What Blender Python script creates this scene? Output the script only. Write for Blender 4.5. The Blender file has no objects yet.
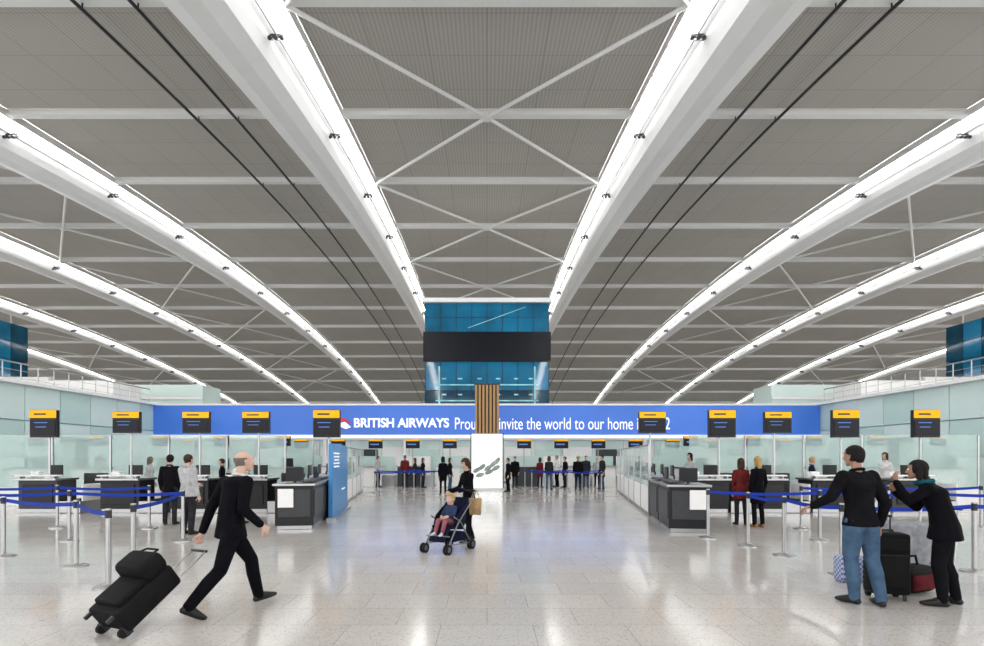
import bpy, bmesh, math, random
from mathutils import Vector, Matrix
random.seed(7)
scene = bpy.context.scene
F = 550.0; EYE = 1.65
try:
    scene.view_settings.view_transform = 'Standard'
    scene.view_settings.exposure = 0.0
except Exception:
    pass

# ------------------------------------------------------------ materials
_m = {}
def mat(name, col, rough=0.5, metal=0.0, emit=None, es=0.0, alpha=1.0, noise=0.06, nscale=6.0, bump=0.0, bscale=60.0, spec=0.5):
    if name in _m: return _m[name]
    m = bpy.data.materials.new(name); m.use_nodes = True
    nt = m.node_tree; b = nt.nodes['Principled BSDF']
    tc = nt.nodes.new('ShaderNodeTexCoord')
    nz = nt.nodes.new('ShaderNodeTexNoise'); nz.inputs['Scale'].default_value = nscale
    nz.inputs['Detail'].default_value = 3
    nt.links.new(tc.outputs['Object'], nz.inputs['Vector'])
    cr = nt.nodes.new('ShaderNodeValToRGB')
    cr.color_ramp.elements[0].position = 0.3; cr.color_ramp.elements[1].position = 0.7
    cr.color_ramp.elements[0].color = [c*(1-noise) for c in col]+[1]
    cr.color_ramp.elements[1].color = [min(1, c*(1+noise)) for c in col]+[1]
    nt.links.new(nz.outputs['Fac'], cr.inputs['Fac'])
    nt.links.new(cr.outputs['Color'], b.inputs['Base Color'])
    b.inputs['Roughness'].default_value = rough
    b.inputs['Metallic'].default_value = metal
    b.inputs['Specular IOR Level'].default_value = spec
    b.inputs['Alpha'].default_value = alpha
    if emit:
        b.inputs['Emission Color'].default_value = list(emit)+[1]
        b.inputs['Emission Strength'].default_value = es
    if bump > 0:
        n2 = nt.nodes.new('ShaderNodeTexNoise'); n2.inputs['Scale'].default_value = bscale
        nt.links.new(tc.outputs['Object'], n2.inputs['Vector'])
        bp = nt.nodes.new('ShaderNodeBump'); bp.inputs['Strength'].default_value = bump
        bp.inputs['Distance'].default_value = 0.02
        nt.links.new(n2.outputs['Fac'], bp.inputs['Height'])
        nt.links.new(bp.outputs['Normal'], b.inputs['Normal'])
    _m[name] = m
    return m

def fabric(name, col): return mat('fabric_'+name, col, rough=0.9, noise=0.25, nscale=9, bump=0.7, bscale=12, spec=0.08)

WHITE = mat('white_paint', (0.86, 0.86, 0.85), 0.45, noise=0.02)
BEAM = mat('beam_white_paint', (0.90, 0.90, 0.895), 0.35, noise=0.015, nscale=1)
GLOW = mat('rooflight_glazing', (1, 1, 1), 0.4, emit=(1.0, 0.995, 0.985), es=15.0)
STEEL = mat('brushed_steel', (0.42, 0.42, 0.42), 0.3, 1.0, noise=0.05)
DARKM = mat('dark_metal', (0.035, 0.035, 0.04), 0.45, 0.3, spec=0.3)
BLACK = mat('black_laminate', (0.010, 0.010, 0.012), 0.35, spec=0.3)
DGREY = mat('dark_grey_panel', (0.045, 0.048, 0.052), 0.4, spec=0.3)
SCREEN = mat('screen_black', (0.006, 0.007, 0.012), 0.25, spec=0.2)
YEL = mat('yellow_header', (0.95, 0.46, 0.01), 0.5, emit=(1.0, 0.5, 0.02), es=0.2, spec=0.1)
SCRB = mat('screen_blue_glow', (0.05, 0.12, 0.4), 0.3, emit=(0.1, 0.25, 0.8), es=0.35)
PAPER = mat('paper_white', (0.85, 0.85, 0.84), 0.6, noise=0.02)
GLASSG = mat('green_glass_screen', (0.58, 0.76, 0.72), 0.08, alpha=0.38, noise=0.03)
WALLG = mat('green_glass_wall', (0.52, 0.68, 0.64), 0.12, noise=0.04, nscale=0.4)
WALLG2 = mat('green_glass_wall_light', (0.64, 0.77, 0.74), 0.15, noise=0.04, nscale=0.4)
BELT = mat('blue_belt', (0.008, 0.035, 0.33), 0.6, noise=0.05, spec=0.2)
BLUEP = mat('light_blue_panel', (0.03, 0.23, 0.55), 0.3, noise=0.04)
SIGNB = mat('sign_blue', (0.045, 0.16, 0.60), 0.35, noise=0.25, nscale=0.12, emit=(0.06, 0.22, 0.85), es=0.22)
SIGNW = mat('sign_white', (0.9, 0.9, 0.9), 0.4, emit=(1, 1, 1), es=0.5, noise=0.01)
SIGNR = mat('sign_red', (0.6, 0.01, 0.02), 0.4, emit=(0.8, 0.02, 0.03), es=0.2)
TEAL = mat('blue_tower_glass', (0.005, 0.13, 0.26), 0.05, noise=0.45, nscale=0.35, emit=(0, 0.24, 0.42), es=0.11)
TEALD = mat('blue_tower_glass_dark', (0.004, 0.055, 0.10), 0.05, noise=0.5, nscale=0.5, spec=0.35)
BRONZE = mat('bronze_slat', (0.34, 0.20, 0.08), 0.4, 0.4)
LIGHTP = mat('lightbox_white', (0.9, 0.9, 0.9), 0.4, emit=(1, 1, 0.98), es=0.6)
GREENL = mat('leaf_graphic', (0.28, 0.34, 0.31), 0.5, noise=0.3)
RUBBER = mat('rubber', (0.015, 0.015, 0.015), 0.8, spec=0.15)
CASE = mat('suitcase_black_nylon', (0.006, 0.006, 0.007), 0.75, bump=0.4, bscale=90, noise=0.2, spec=0.15)

def roof_material():
    m = bpy.data.materials.new('ribbed_roof_panel'); m.use_nodes = True
    nt = m.node_tree; b = nt.nodes['Principled BSDF']
    tc = nt.nodes.new('ShaderNodeTexCoord')
    wv = nt.nodes.new('ShaderNodeTexWave'); wv.wave_type = 'BANDS'; wv.bands_direction = 'X'
    wv.inputs['Scale'].default_value = 1.45
    nt.links.new(tc.outputs['Object'], wv.inputs['Vector'])
    br = nt.nodes.new('ShaderNodeTexBrick')
    br.inputs['Scale'].default_value = 1.0; br.inputs['Brick Width'].default_value = 3.0
    br.inputs['Row Height'].default_value = 3.23; br.inputs['Mortar Size'].default_value = 0.035
    br.offset = 0.0
    br.inputs['Color1'].default_value = (0.545, 0.515, 0.475, 1); br.inputs['Color2'].default_value = (0.52, 0.49, 0.45, 1)
    br.inputs['Mortar'].default_value = (0.42, 0.40, 0.37, 1)
    nt.links.new(tc.outputs['Object'], br.inputs['Vector'])
    mx = nt.nodes.new('ShaderNodeMix'); mx.data_type = 'RGBA'; mx.blend_type = 'MULTIPLY'
    cr = nt.nodes.new('ShaderNodeValToRGB')
    cr.color_ramp.elements[0].color = (0.80, 0.80, 0.80, 1); cr.color_ramp.elements[1].color = (1, 1, 1, 1)
    nt.links.new(wv.outputs['Fac'], cr.inputs['Fac'])
    mx.inputs[0].default_value = 1.0
    nt.links.new(br.outputs['Color'], mx.inputs[6]); nt.links.new(cr.outputs['Color'], mx.inputs[7])
    nt.links.new(mx.outputs[2], b.inputs['Base Color'])
    b.inputs['Roughness'].default_value = 0.6
    return m
def floor_material():
    m = bpy.data.materials.new('polished_terrazzo'); m.use_nodes = True
    nt = m.node_tree; b = nt.nodes['Principled BSDF']
    tc = nt.nodes.new('ShaderNodeTexCoord')
    br = nt.nodes.new('ShaderNodeTexBrick'); br.offset = 0.5
    br.inputs['Scale'].default_value = 1.0; br.inputs['Brick Width'].default_value = 0.9
    br.inputs['Row Height'].default_value = 0.6; br.inputs['Mortar Size'].default_value = 0.005
    br.inputs['Color1'].default_value = (0.56, 0.535, 0.51, 1); br.inputs['Color2'].default_value = (0.505, 0.485, 0.46, 1)
    br.inputs['Mortar'].default_value = (0.38, 0.365, 0.35, 1)
    nt.links.new(tc.outputs['Object'], br.inputs['Vector'])
    vo = nt.nodes.new('ShaderNodeTexVoronoi'); vo.inputs['Scale'].default_value = 30
    nt.links.new(tc.outputs['Object'], vo.inputs['Vector'])
    cr = nt.nodes.new('ShaderNodeValToRGB')
    cr.color_ramp.elements[0].color = (0.62, 0.60, 0.58, 1); cr.color_ramp.elements[0].position = 0.12
    cr.color_ramp.elements[1].color = (1, 1, 1, 1); cr.color_ramp.elements[1].position = 0.38
    nt.links.new(vo.outputs['Distance'], cr.inputs['Fac'])
    mx = nt.nodes.new('ShaderNodeMix'); mx.data_type = 'RGBA'; mx.blend_type = 'MULTIPLY'; mx.inputs[0].default_value = 0.8
    nt.links.new(br.outputs['Color'], mx.inputs[6]); nt.links.new(cr.outputs['Color'], mx.inputs[7])
    nt.links.new(mx.outputs[2], b.inputs['Base Color'])
    nz = nt.nodes.new('ShaderNodeTexNoise'); nz.inputs['Scale'].default_value = 1.2
    nt.links.new(tc.outputs['Object'], nz.inputs['Vector'])
    mr = nt.nodes.new('ShaderNodeMapRange'); mr.inputs[3].default_value = 0.08; mr.inputs[4].default_value = 0.20
    nt.links.new(nz.outputs['Fac'], mr.inputs[0]); nt.links.new(mr.outputs[0], b.inputs['Roughness'])
    b.inputs['Specular IOR Level'].default_value = 0.65
    return m
ROOFM = roof_material(); FLOORM = floor_material()

# ------------------------------------------------------------ mesh builder
_bm = bmesh.new(); bmesh.ops.create_icosphere(_bm, subdivisions=2, radius=1.0)
ICO = [v.co.copy() for v in _bm.verts]; _bm.free()

def rr(r): return Vector((r, r, r)) if not hasattr(r, '__len__') else Vector(r)

def hull_geo(items):
    bm = bmesh.new()
    for p, r in items:
        r = rr(r); p = Vector(p)
        for q in ICO:
            bm.verts.new((p.x+q.x*r.x, p.y+q.y*r.y, p.z+q.z*r.z))
    ret = bmesh.ops.convex_hull(bm, input=list(bm.verts))
    used = set()
    for f in bm.faces:
        for v in f.verts: used.add(v)
    dead = [v for v in bm.verts if v not in used]
    bmesh.ops.delete(bm, geom=dead, context='VERTS')
    bmesh.ops.recalc_face_normals(bm, faces=list(bm.faces))
    bm.verts.ensure_lookup_table()
    idx = {v: i for i, v in enumerate(bm.verts)}
    vs = [v.co.copy() for v in bm.verts]; fs = [[idx[v] for v in f.verts] for f in bm.faces]
    bm.free()
    return vs, fs

class MB:
    def __init__(s):
        s.v = []; s.f = []; s.fm = []; s.fs = []; s.mats = []; s.M = Matrix.Identity(4)
    def mi(s, m):
        if m not in s.mats: s.mats.append(m)
        return s.mats.index(m)
    def raw(s, vs, fs, m, smooth=False):
        o = len(s.v); k = s.mi(m)
        for p in vs: s.v.append(s.M @ Vector(p))
        for f in fs:
            s.f.append([i+o for i in f]); s.fm.append(k); s.fs.append(smooth)
    def box(s, c, d, m, R=None, taper=1.0):
        c = Vector(c); vs = []
        for z in (-.5, .5):
            t = taper if z > 0 else 1.0
            for x, y in ((-.5, -.5), (.5, -.5), (.5, .5), (-.5, .5)):
                q = Vector((x*d[0]*t, y*d[1]*t, z*d[2]))
                if R is not None: q = R @ q
                vs.append(c+q)
        s.raw(vs, [(3, 2, 1, 0), (4, 5, 6, 7), (0, 1, 5, 4), (1, 2, 6, 5), (2, 3, 7, 6), (3, 0, 4, 7)], m)
    def rbox(s, c, d, m, r=0.03, R=None):
        its = []
        c = Vector(c)
        for x in (-1, 1):
            for y in (-1, 1):
                for z in (-1, 1):
                    q = Vector((x*(d[0]/2-r), y*(d[1]/2-r), z*(d[2]/2-r)))
                    if R is not None: q = R @ q
                    its.append((c+q, r))
        vs, fs = hull_geo(its); s.raw(vs, fs, m, True)
    def cyl(s, p1, p2, r1, m, r2=None, n=12, smooth=True):
        p1 = Vector(p1); p2 = Vector(p2); r2 = r1 if r2 is None else r2
        d = (p2-p1)
        if d.length < 1e-6: return
        q = d.to_track_quat('Z', 'Y')
        vs = []
        for p, r in ((p1, r1), (p2, r2)):
            for i in range(n):
                a = 2*math.pi*i/n
                vs.append(p+q @ Vector((r*math.cos(a), r*math.sin(a), 0)))
        s.raw(vs, [(i, (i+1) % n, n+(i+1) % n, n+i) for i in range(n)], m, smooth)
        s.raw(vs, [tuple(range(n))[::-1], tuple(range(n, 2*n))], m, False)
    def path(s, pts, r, m, n=8):
        for a, b in zip(pts[:-1], pts[1:]): s.cyl(a, b, r, m, n=n)
        for p in pts[1:-1]: s.ell(p, (r, r, r), m, n, 6)
    def ell(s, c, r, m, n=16, k=10, R=None, keep=None):
        r = rr(r); c = Vector(c); vs = []; fs = []
        for j in range(k+1):
            t = math.pi*j/k
            for i in range(n):
                a = 2*math.pi*i/n
                q = Vector((r.x*math.sin(t)*math.cos(a), r.y*math.sin(t)*math.sin(a), r.z*math.cos(t)))
                if R is not None: q = R @ q
                vs.append(c+q)
        for j in range(k):
            for i in range(n):
                f = (j*n+i, (j+1)*n+i, (j+1)*n+(i+1) % n, j*n+(i+1) % n)
                if keep:
                    cc = (vs[f[0]]+vs[f[1]]+vs[f[2]]+vs[f[3]])/4
                    if not keep(cc): continue
                fs.append(f)
        s.raw(vs, fs, m, True)
    def torus(s, c, R, r, axis, m, n=20, k=8):
        c = Vector(c); q = Vector(axis).to_track_quat('Z', 'Y'); vs = []; fs = []
        for i in range(n):
            a = 2*math.pi*i/n
            for j in range(k):
                b = 2*math.pi*j/k
                vs.append(c+q @ Vector(((R+r*math.cos(b))*math.cos(a), (R+r*math.cos(b))*math.sin(a), r*math.sin(b))))
        for i in range(n):
            for j in range(k):
                fs.append((i*k+j, ((i+1) % n)*k+j, ((i+1) % n)*k+(j+1) % k, i*k+(j+1) % k))
        s.raw(vs, fs, m, True)
    def hull(s, its, m): 
        vs, fs = hull_geo(its); s.raw(vs, fs, m, True)
    def mesh(s, name):
        me = bpy.data.meshes.new(name)
        me.from_pydata([tuple(p) for p in s.v], [], s.f)
        for m in s.mats: me.materials.append(m)
        me.polygons.foreach_set('material_index', s.fm)
        me.polygons.foreach_set('use_smooth', s.fs)
        me.update()
        return me
    def obj(s, name, bevel=0, parent=None):
        o = bpy.data.objects.new(name, s.mesh(name)); scene.collection.objects.link(o)
        if bevel:
            b = o.modifiers.new('bevel', 'BEVEL'); b.width = bevel; b.segments = 2; b.limit_method = 'ANGLE'; b.angle_limit = 0.9
        if parent: o.parent = parent
        return o

def remesh(groups, vox, it=3, fac=0.6):
    t = MB()
    for g in groups:
        vs, fs = hull_geo(g); t.raw(vs, fs, WHITE)
    o = t.obj('tmp_body')
    r = o.modifiers.new('r', 'REMESH'); r.mode = 'VOXEL'; r.voxel_size = vox
    sm = o.modifiers.new('s', 'SMOOTH'); sm.factor = fac; sm.iterations = it
    dg = bpy.context.evaluated_depsgraph_get()
    me = bpy.data.meshes.new_from_object(o.evaluated_get(dg))
    vs = [v.co.copy() for v in me.vertices]; fs = [list(p.vertices) for p in me.polygons]
    bpy.data.objects.remove(o, do_unlink=True); bpy.data.meshes.remove(me)
    return vs, fs

# ------------------------------------------------------------ roof
def Zr(y):
    k = 0.0014 if y < 68 else 0.00105
    return 22.9 - k*(y-68)**2 + EYE
def lerp(y, tab):
    if y <= tab[0][0]: return tab[0][1]
    for (a, b), (c, d) in zip(tab[:-1], tab[1:]):
        if y <= c: return b+(d-b)*(y-a)/(c-a)
    return tab[-1][1]
WT = [(20, 4.4), (40, 3.7), (80, 2.7), (120, 1.7), (160, 1.2)]
DT = [(20, 1.9), (45, 1.6), (100, 1.0), (160, 0.8)]
Y0, Y1 = -22.0, 162.0
ys = [Y0+(Y1-Y0)*i/92 for i in range(93)]
c = MB(); vs = []; fs = []
for y in ys:
    for x in (-160, 160): vs.append((x, y, Zr(y)+0.45))
for i in range(len(ys)-1): fs.append((2*i, 2*i+1, 2*i+3, 2*i+2))
c.raw(vs, fs, ROOFM, True); c.obj('ceiling')
c = MB(); c.box((0, 70, -0.1), (320, 190, 0.2), FLOORM); c.obj('floor')

BX = [9, 30, 50, 70, 90, 110, 130, 150]
for sgn in (-1, 1):
    for bx in BX:
        b = MB()
        prof = []
        for y in ys:
            w = lerp(y, WT); d = lerp(y, DT); z = Zr(y)
            pr = [(0.0, 0.42), (0.0, 0.0), (0.06, -0.06), (0.22*w, -0.14*d), (0.30*w, -0.30*d), (0.40*w, -0.72*d), (0.55*w, -0.94*d), (0.74*w, -1.0*d), (0.92*w, -0.92*d), (w, -0.70*d), (w+0.1, 0.42)]
            prof.append([(sgn*(bx+px), y, z+pz) for px, pz in pr])
        n = len(prof[0])
        for k in range(n-1):
            m = GLOW if k == 2 else BEAM
            vs = []; fs = []
            for p in prof: vs += [p[k], p[k+1]]
            for i in range(len(prof)-1): fs.append((2*i, 2*i+1, 2*i+3, 2*i+2))
            b.raw(vs, fs, m, True)
        if bx <= 50:
            y = -10
            while y < 120:
                w = lerp(y, WT); d = lerp(y, DT)
                b.box((sgn*(bx+0.13*w), y, Zr(y)-0.16), (0.26*w, 0.10, 0.16), BEAM); y += 2.49
        b.obj('roof_beam')
        if bx <= 70:
            s = MB(); pts = []
            for y in range(-10, 160, 5):
                pts.append((sgn*(bx+0.22*lerp(y, WT)), y, Zr(y)-0.50))
            for a_, b_ in zip(pts[:-1], pts[1:]): s.cyl(a_, b_, 0.05, STEEL, n=6)
            y = -8.0
            while y < 150:
                x = sgn*(bx+0.22*lerp(y, WT)); z = Zr(y)-0.50
                s.cyl((x, y, z), (x, y, z+0.5), 0.035, STEEL, n=6)
                if int(round((y+8)/4.85)) % 2 == 1:
                    s.box((x, y, z-0.05), (0.7, 0.12, 0.12), DARKM)
                    for q in (-0.28, 0.0, 0.28):
                        s.cyl((x+q, y+0.1, z-0.1), (x+q-sgn*0.05, y-0.28, z-0.36), 0.10, DARKM, n=10)
                        s.cyl((x+q, y+0.1, z-0.1), (x+q, y+0.25, z+0.02), 0.07, STEEL, n=8)
                y += 4.85
            s.obj('spotlight_track')
PY = [24.6-9.95*i for i in range(5, 0, -1)]+[24.6+9.95*i for i in range(14)]
for y in PY:
    p = MB(); z = Zr(y)
    p.box((0, y, z+0.28), (318, 0.12, 0.36), WHITE)
    p.box((0, y, z+0.08), (318, 0.42, 0.10), WHITE)
    p.box((0, y, z+0.42), (318, 0.42, 0.08), WHITE)
    p.obj('roof_purlin')
def brace(xa, xb):
    g = MB()
    for i in range(-2, 7):
        a = 24.6+19.9*i; b_ = a+19.9
        if b_ > 160: break
        m_ = (a+b_)/2; xm = (xa+xb)/2
        for x0 in (xa, xb):
            for y0 in (a, b_):
                g.cyl((x0, y0, Zr(y0)-0.05), (xm, m_, Zr(m_)+0.0), 0.11, WHITE, n=8)
        g.cyl((xm, m_, Zr(m_)-0.12), (xm, m_, Zr(m_)+0.15), 0.32, WHITE, n=12)
    g.obj('roof_bracing')
brace(-9, 9)
for sgn in (-1, 1):
    brace(sgn*34, sgn*50); brace(sgn*73, sgn*90)
for sgn in (-1, 1):
    for x in (15.6, 18.1):
        g = MB(); pts = [(sgn*x, y, Zr(y)-0.25) for y in range(-20, 161, 5)]
        for a_, b_ in zip(pts[:-1], pts[1:]): g.cyl(a_, b_, 0.085, DARKM, n=8)
        for y in PY: g.cyl((sgn*x, y, Zr(y)-0.25), (sgn*x, y, Zr(y)+0.1), 0.04, DARKM, n=6)
        g.obj('maintenance_cable_rail')
g = MB()
g.box((0, 161, 7), (320, 0.4, 14), WALLG2)
for x in range(-156, 160, 6): g.box((x, 160.7, 8), (0.3, 0.3, 16), WHITE)
for z in (4, 8, 12, 15.6): g.box((0, 160.7, z), (318, 0.3, 0.25), WHITE)
g.obj('wall_back_facade')

# ------------------------------------------------------------ towers
def tower(cx, y, w, d, z0, z1, band=None, nx=8):
    g = MB()
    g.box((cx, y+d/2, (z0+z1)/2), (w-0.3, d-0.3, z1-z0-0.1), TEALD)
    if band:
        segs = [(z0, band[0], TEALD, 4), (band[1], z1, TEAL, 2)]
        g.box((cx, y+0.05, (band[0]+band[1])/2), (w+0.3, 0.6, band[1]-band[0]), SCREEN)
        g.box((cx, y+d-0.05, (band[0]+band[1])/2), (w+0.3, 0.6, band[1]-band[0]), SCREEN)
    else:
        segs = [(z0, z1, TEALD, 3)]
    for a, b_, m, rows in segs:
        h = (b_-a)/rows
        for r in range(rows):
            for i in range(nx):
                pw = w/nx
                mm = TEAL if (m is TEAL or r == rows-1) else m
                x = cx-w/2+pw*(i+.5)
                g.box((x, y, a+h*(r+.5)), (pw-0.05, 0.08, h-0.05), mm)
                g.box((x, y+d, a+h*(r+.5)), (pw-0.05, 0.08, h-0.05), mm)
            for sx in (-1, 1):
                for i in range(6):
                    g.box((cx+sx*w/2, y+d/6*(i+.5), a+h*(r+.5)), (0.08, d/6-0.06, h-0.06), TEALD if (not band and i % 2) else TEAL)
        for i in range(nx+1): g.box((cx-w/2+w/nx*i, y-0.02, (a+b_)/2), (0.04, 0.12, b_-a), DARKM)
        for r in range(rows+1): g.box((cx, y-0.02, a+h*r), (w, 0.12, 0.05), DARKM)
    return g
LFLOOR = mat('lit_floor_edge', (0.25, 0.55, 0.60), 0.4, emit=(0.25, 0.6, 0.65), es=0.25, noise=0.4, nscale=1.5)
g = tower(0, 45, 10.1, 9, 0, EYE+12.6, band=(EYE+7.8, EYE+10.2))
g.box((0, 49.5, EYE+12.75), (10.6, 9.8, 0.35), WHITE)
g.box((0.8, 44.92, EYE+11.4), (5.0, 0.03, 0.05), LFLOOR, R=Matrix.Rotation(-.35, 3, 'Y'))
for z in (EYE+5.9, EYE+4.6):
    g.box((0, 44.93, z), (8.4, 0.03, 0.10), LFLOOR)
    for x in (-3.5, -2.2, -.6, .9, 2.4, 3.6): g.box((x, 44.93, z+0.5), (0.35, 0.02, 0.12), LFLOOR)
for x in (-3.9, 3.9): g.box((x, 44.93, EYE+5.2), (0.14, 0.03, 4.4), LFLOOR)
g.obj('glass_lift_tower')
for sgn in (-1, 1):
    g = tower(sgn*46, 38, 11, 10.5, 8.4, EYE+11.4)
    for dx in (-5, 5):
        for dy in (0.5, 10): g.cyl((sgn*46+dx, 38+dy, 5), (sgn*46+dx, 38+dy, 8.5), 0.2, WHITE)
    g.obj('glass_lift_tower')

# ------------------------------------------------------------ walls of the check-in hall
for sgn, nm in ((-1, 'wall_left'), (1, 'wall_right')):
    g = MB(); X = sgn*21.3
    g.box((sgn*21.6, 27.5, 2.5), (0.3, 17, 5.0), WALLG)
    for i in range(8):
        yy = 19+i*2.1+1.05
        for k in range(3):
            zc = [0.85, 2.5, 4.15][k]
            if k == 0 and i in (3, 4): 
                g.box((X+sgn*0.05, yy, 0.9), (0.05, 2.0, 1.5), BLACK); continue
            if k == 1 and i in (1, 4):
                g.box((X+sgn*0.05, yy, 2.2), (0.05, 2.0, 0.9), BLACK)
                g.box((X, yy, 2.98), (0.08, 2.06, 0.64), WALLG2)
                continue
            g.box((X, yy, zc), (0.08, 2.06, 1.6), WALLG2 if (i+k) % 3 else WALLG)
    g.box((sgn*21.3, 27.5, 5.03), (0.7, 17.2, 0.16), WHITE)
    g.obj(nm)
    g = MB()
    g.box((sgn*46, 40, 4.85), (48, 42, 0.25), WHITE)
    g.box((sgn*69.9, 40, 2.4), (0.3, 42, 4.7), WALLG2)
    g.box((sgn*46, 60.9, 2.4), (48, 0.3, 4.7), WALLG2)
    g.box((sgn*30, 39, 5.9), (9, 3, 1.9), WHITE)
    g.box((sgn*29, 46, 6.2), (12, 3, 2.6), WALLG2)
    g.box((sgn*29, 44.4, 6.4), (12, 0.1, 0.2), WHITE)
    g.box((sgn*42, 43, 6.4), (16, 0.2, 3.0), WALLG2)
    g.box((sgn*42, 42.8, 7.7), (16, 0.3, 0.3), WHITE)
    g.obj('mezzanine_deck')
    g = MB()
    for i in range(18):
        yy = 19.2+i*1.0
        g.cyl((sgn*22.2, yy, 4.98), (sgn*22.2, yy, 6.1), 0.025, STEEL, n=6)
    for z in (5.4, 5.75): g.cyl((sgn*22.2, 19.2, z), (sgn*22.2, 36.2, z), 0.012, STEEL, n=6)
    g.cyl((sgn*22.2, 19.2, 6.1), (sgn*22.2, 36.2, 6.1), 0.035, STEEL, n=8)
    g.obj('balustrade')
g = MB()
g.box((0, 36.2, 2.5), (43, 0.3, 4.9), WALLG2)
for i in range(22):
    x = -21+i*2.0
    g.box((x+0.0, 36.0, 1.45), (0.06, 0.1, 2.9), WHITE)
    if i % 2 == 0: g.box((x+1.0, 36.02, 1.3), (1.7, 0.06, 1.7), DGREY if i % 4 else WALLG)
    else: g.box((x+1.0, 36.02, 1.2), (1.7, 0.06, 2.2), WHITE)
g.box((0, 35.9, 2.85), (43, 0.5, 0.2), WHITE)
g.obj('wall_back')

# sign
SY = 35.0; pxm = SY/F
sx0, sx1 = (150-487)*pxm, (820-487)*pxm
g = MB()
g.box(((sx0+sx1)/2, SY+0.2, EYE+(457-420)*pxm), (sx1-sx0, 0.35, 29*pxm), SIGNB)
g.box(((sx0+sx1)/2, SY+0.2, EYE+(457-404.5)*pxm), (sx1-sx0+.2, 0.45, 0.12), WHITE)
g.box(((sx0+sx1)/2, SY+0.2, EYE+(457-436.5)*pxm), (sx1-sx0+.2, 0.5, 0.2), SIGNW)
for i in range(9):
    x = sx0+0.6+i*(sx1-sx0-1.2)/8
    g.box((x, SY+0.7, 2.2), (0.18, 0.3, 4.4), WHITE)
def px2(px, py, Y=SY-0.02): return Vector(((px-487)*Y/F, Y, EYE+(457-py)*Y/F))
rib = [(331, 420), (336, 417), (345, 418.5), (352, 424), (344, 421.5), (337, 420.5)]
g.raw([px2(*p) for p in rib], [tuple(range(len(rib)))], SIGNR)
rib = [(336, 424), (345, 422), (351, 427), (346, 429), (341, 427)]
g.raw([px2(*p) for p in rib], [tuple(range(len(rib)))], SIGNW)
sign = g.obj('airline_sign')
def text(body, x0, x1, yb, yt, bold=0.0, m=SIGNW, Y=SY-0.05, parent=None, nm='sign_text'):
    cu = bpy.data.curves.new(nm, 'FONT'); cu.body = body; cu.offset = bold; cu.extrude = 0.01
    o = bpy.data.objects.new(nm, cu); scene.collection.objects.link(o)
    dg = bpy.context.evaluated_depsgraph_get()
    me = bpy.data.meshes.new_from_object(o.evaluated_get(dg))
    bpy.data.objects.remove(o, do_unlink=True)
    xs = [v.co.x for v in me.vertices]; yy = [v.co.y for v in me.vertices]
    a, b_, lo, hi = min(xs), max(xs), min(yy), max(yy)
    X0 = (x0-487)*Y/F; X1 = (x1-487)*Y/F; Z0 = EYE+(457-yb)*Y/F; Z1 = EYE+(457-yt)*Y/F
    for v in me.vertices:
        x, y, z = v.co
        v.co = (X0+(x-a)/(b_-a)*(X1-X0), Y-z, Z0+(y-lo)/(hi-lo)*(Z1-Z0))
    me.materials.clear(); me.materials.append(m)
    o = bpy.data.objects.new(nm, me); scene.collection.objects.link(o); o.parent = parent
text('BRITISH AIRWAYS', 354, 449, 427.5, 418, bold=0.028, parent=sign)
text('Proud to invite the world to our home in 2012', 455, 670, 429.5, 417.5, parent=sign)

# totem in centre
TY = 27.5
g = MB()
g.box((0, TY+0.3, 1.45), (1.55, 0.7, 2.7), LIGHTP)
g.box((0, TY+0.3, 0.05), (1.9, 1.0, 0.1), STEEL)
for sx in (-1, 1): g.box((sx*0.80, TY+0.3, 1.45), (0.05, 0.8, 2.8), DARKM)
g.box((0, TY+0.3, 4.05), (1.15, 0.5, 2.4), DARKM)
for i in range(7): g.box((-0.54+i*0.18, TY+0.0, 4.05), (0.11, 0.16, 2.4), BRONZE)
g.box((0, TY+0.3, 5.28), (1.3, 0.7, 0.08), DARKM)
for i, (x, z, a) in enumerate([(-0.50, 1.0, .5), (-0.25, 1.15, .7), (0.05, 1.1, .6), (0.3, 1.3, .8), (0.1, 0.9, .4), (-0.35, 0.75, .3), (.5, 1.45, .9), (.45, 1.1, .5)]):
    vs = []
    for t in range(12):
        u = 2*math.pi*t/12
        p = Vector((0.23*math.cos(u), 0, 0.11*math.sin(u)))
        p = Matrix.Rotation(-a, 3, 'Y') @ p
        vs.append((x+p.x, TY-0.07-.002*i, z+p.z))
    g.raw(vs, [tuple(range(12))], GREENL)
g.obj('illuminated_advertising_totem')

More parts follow.
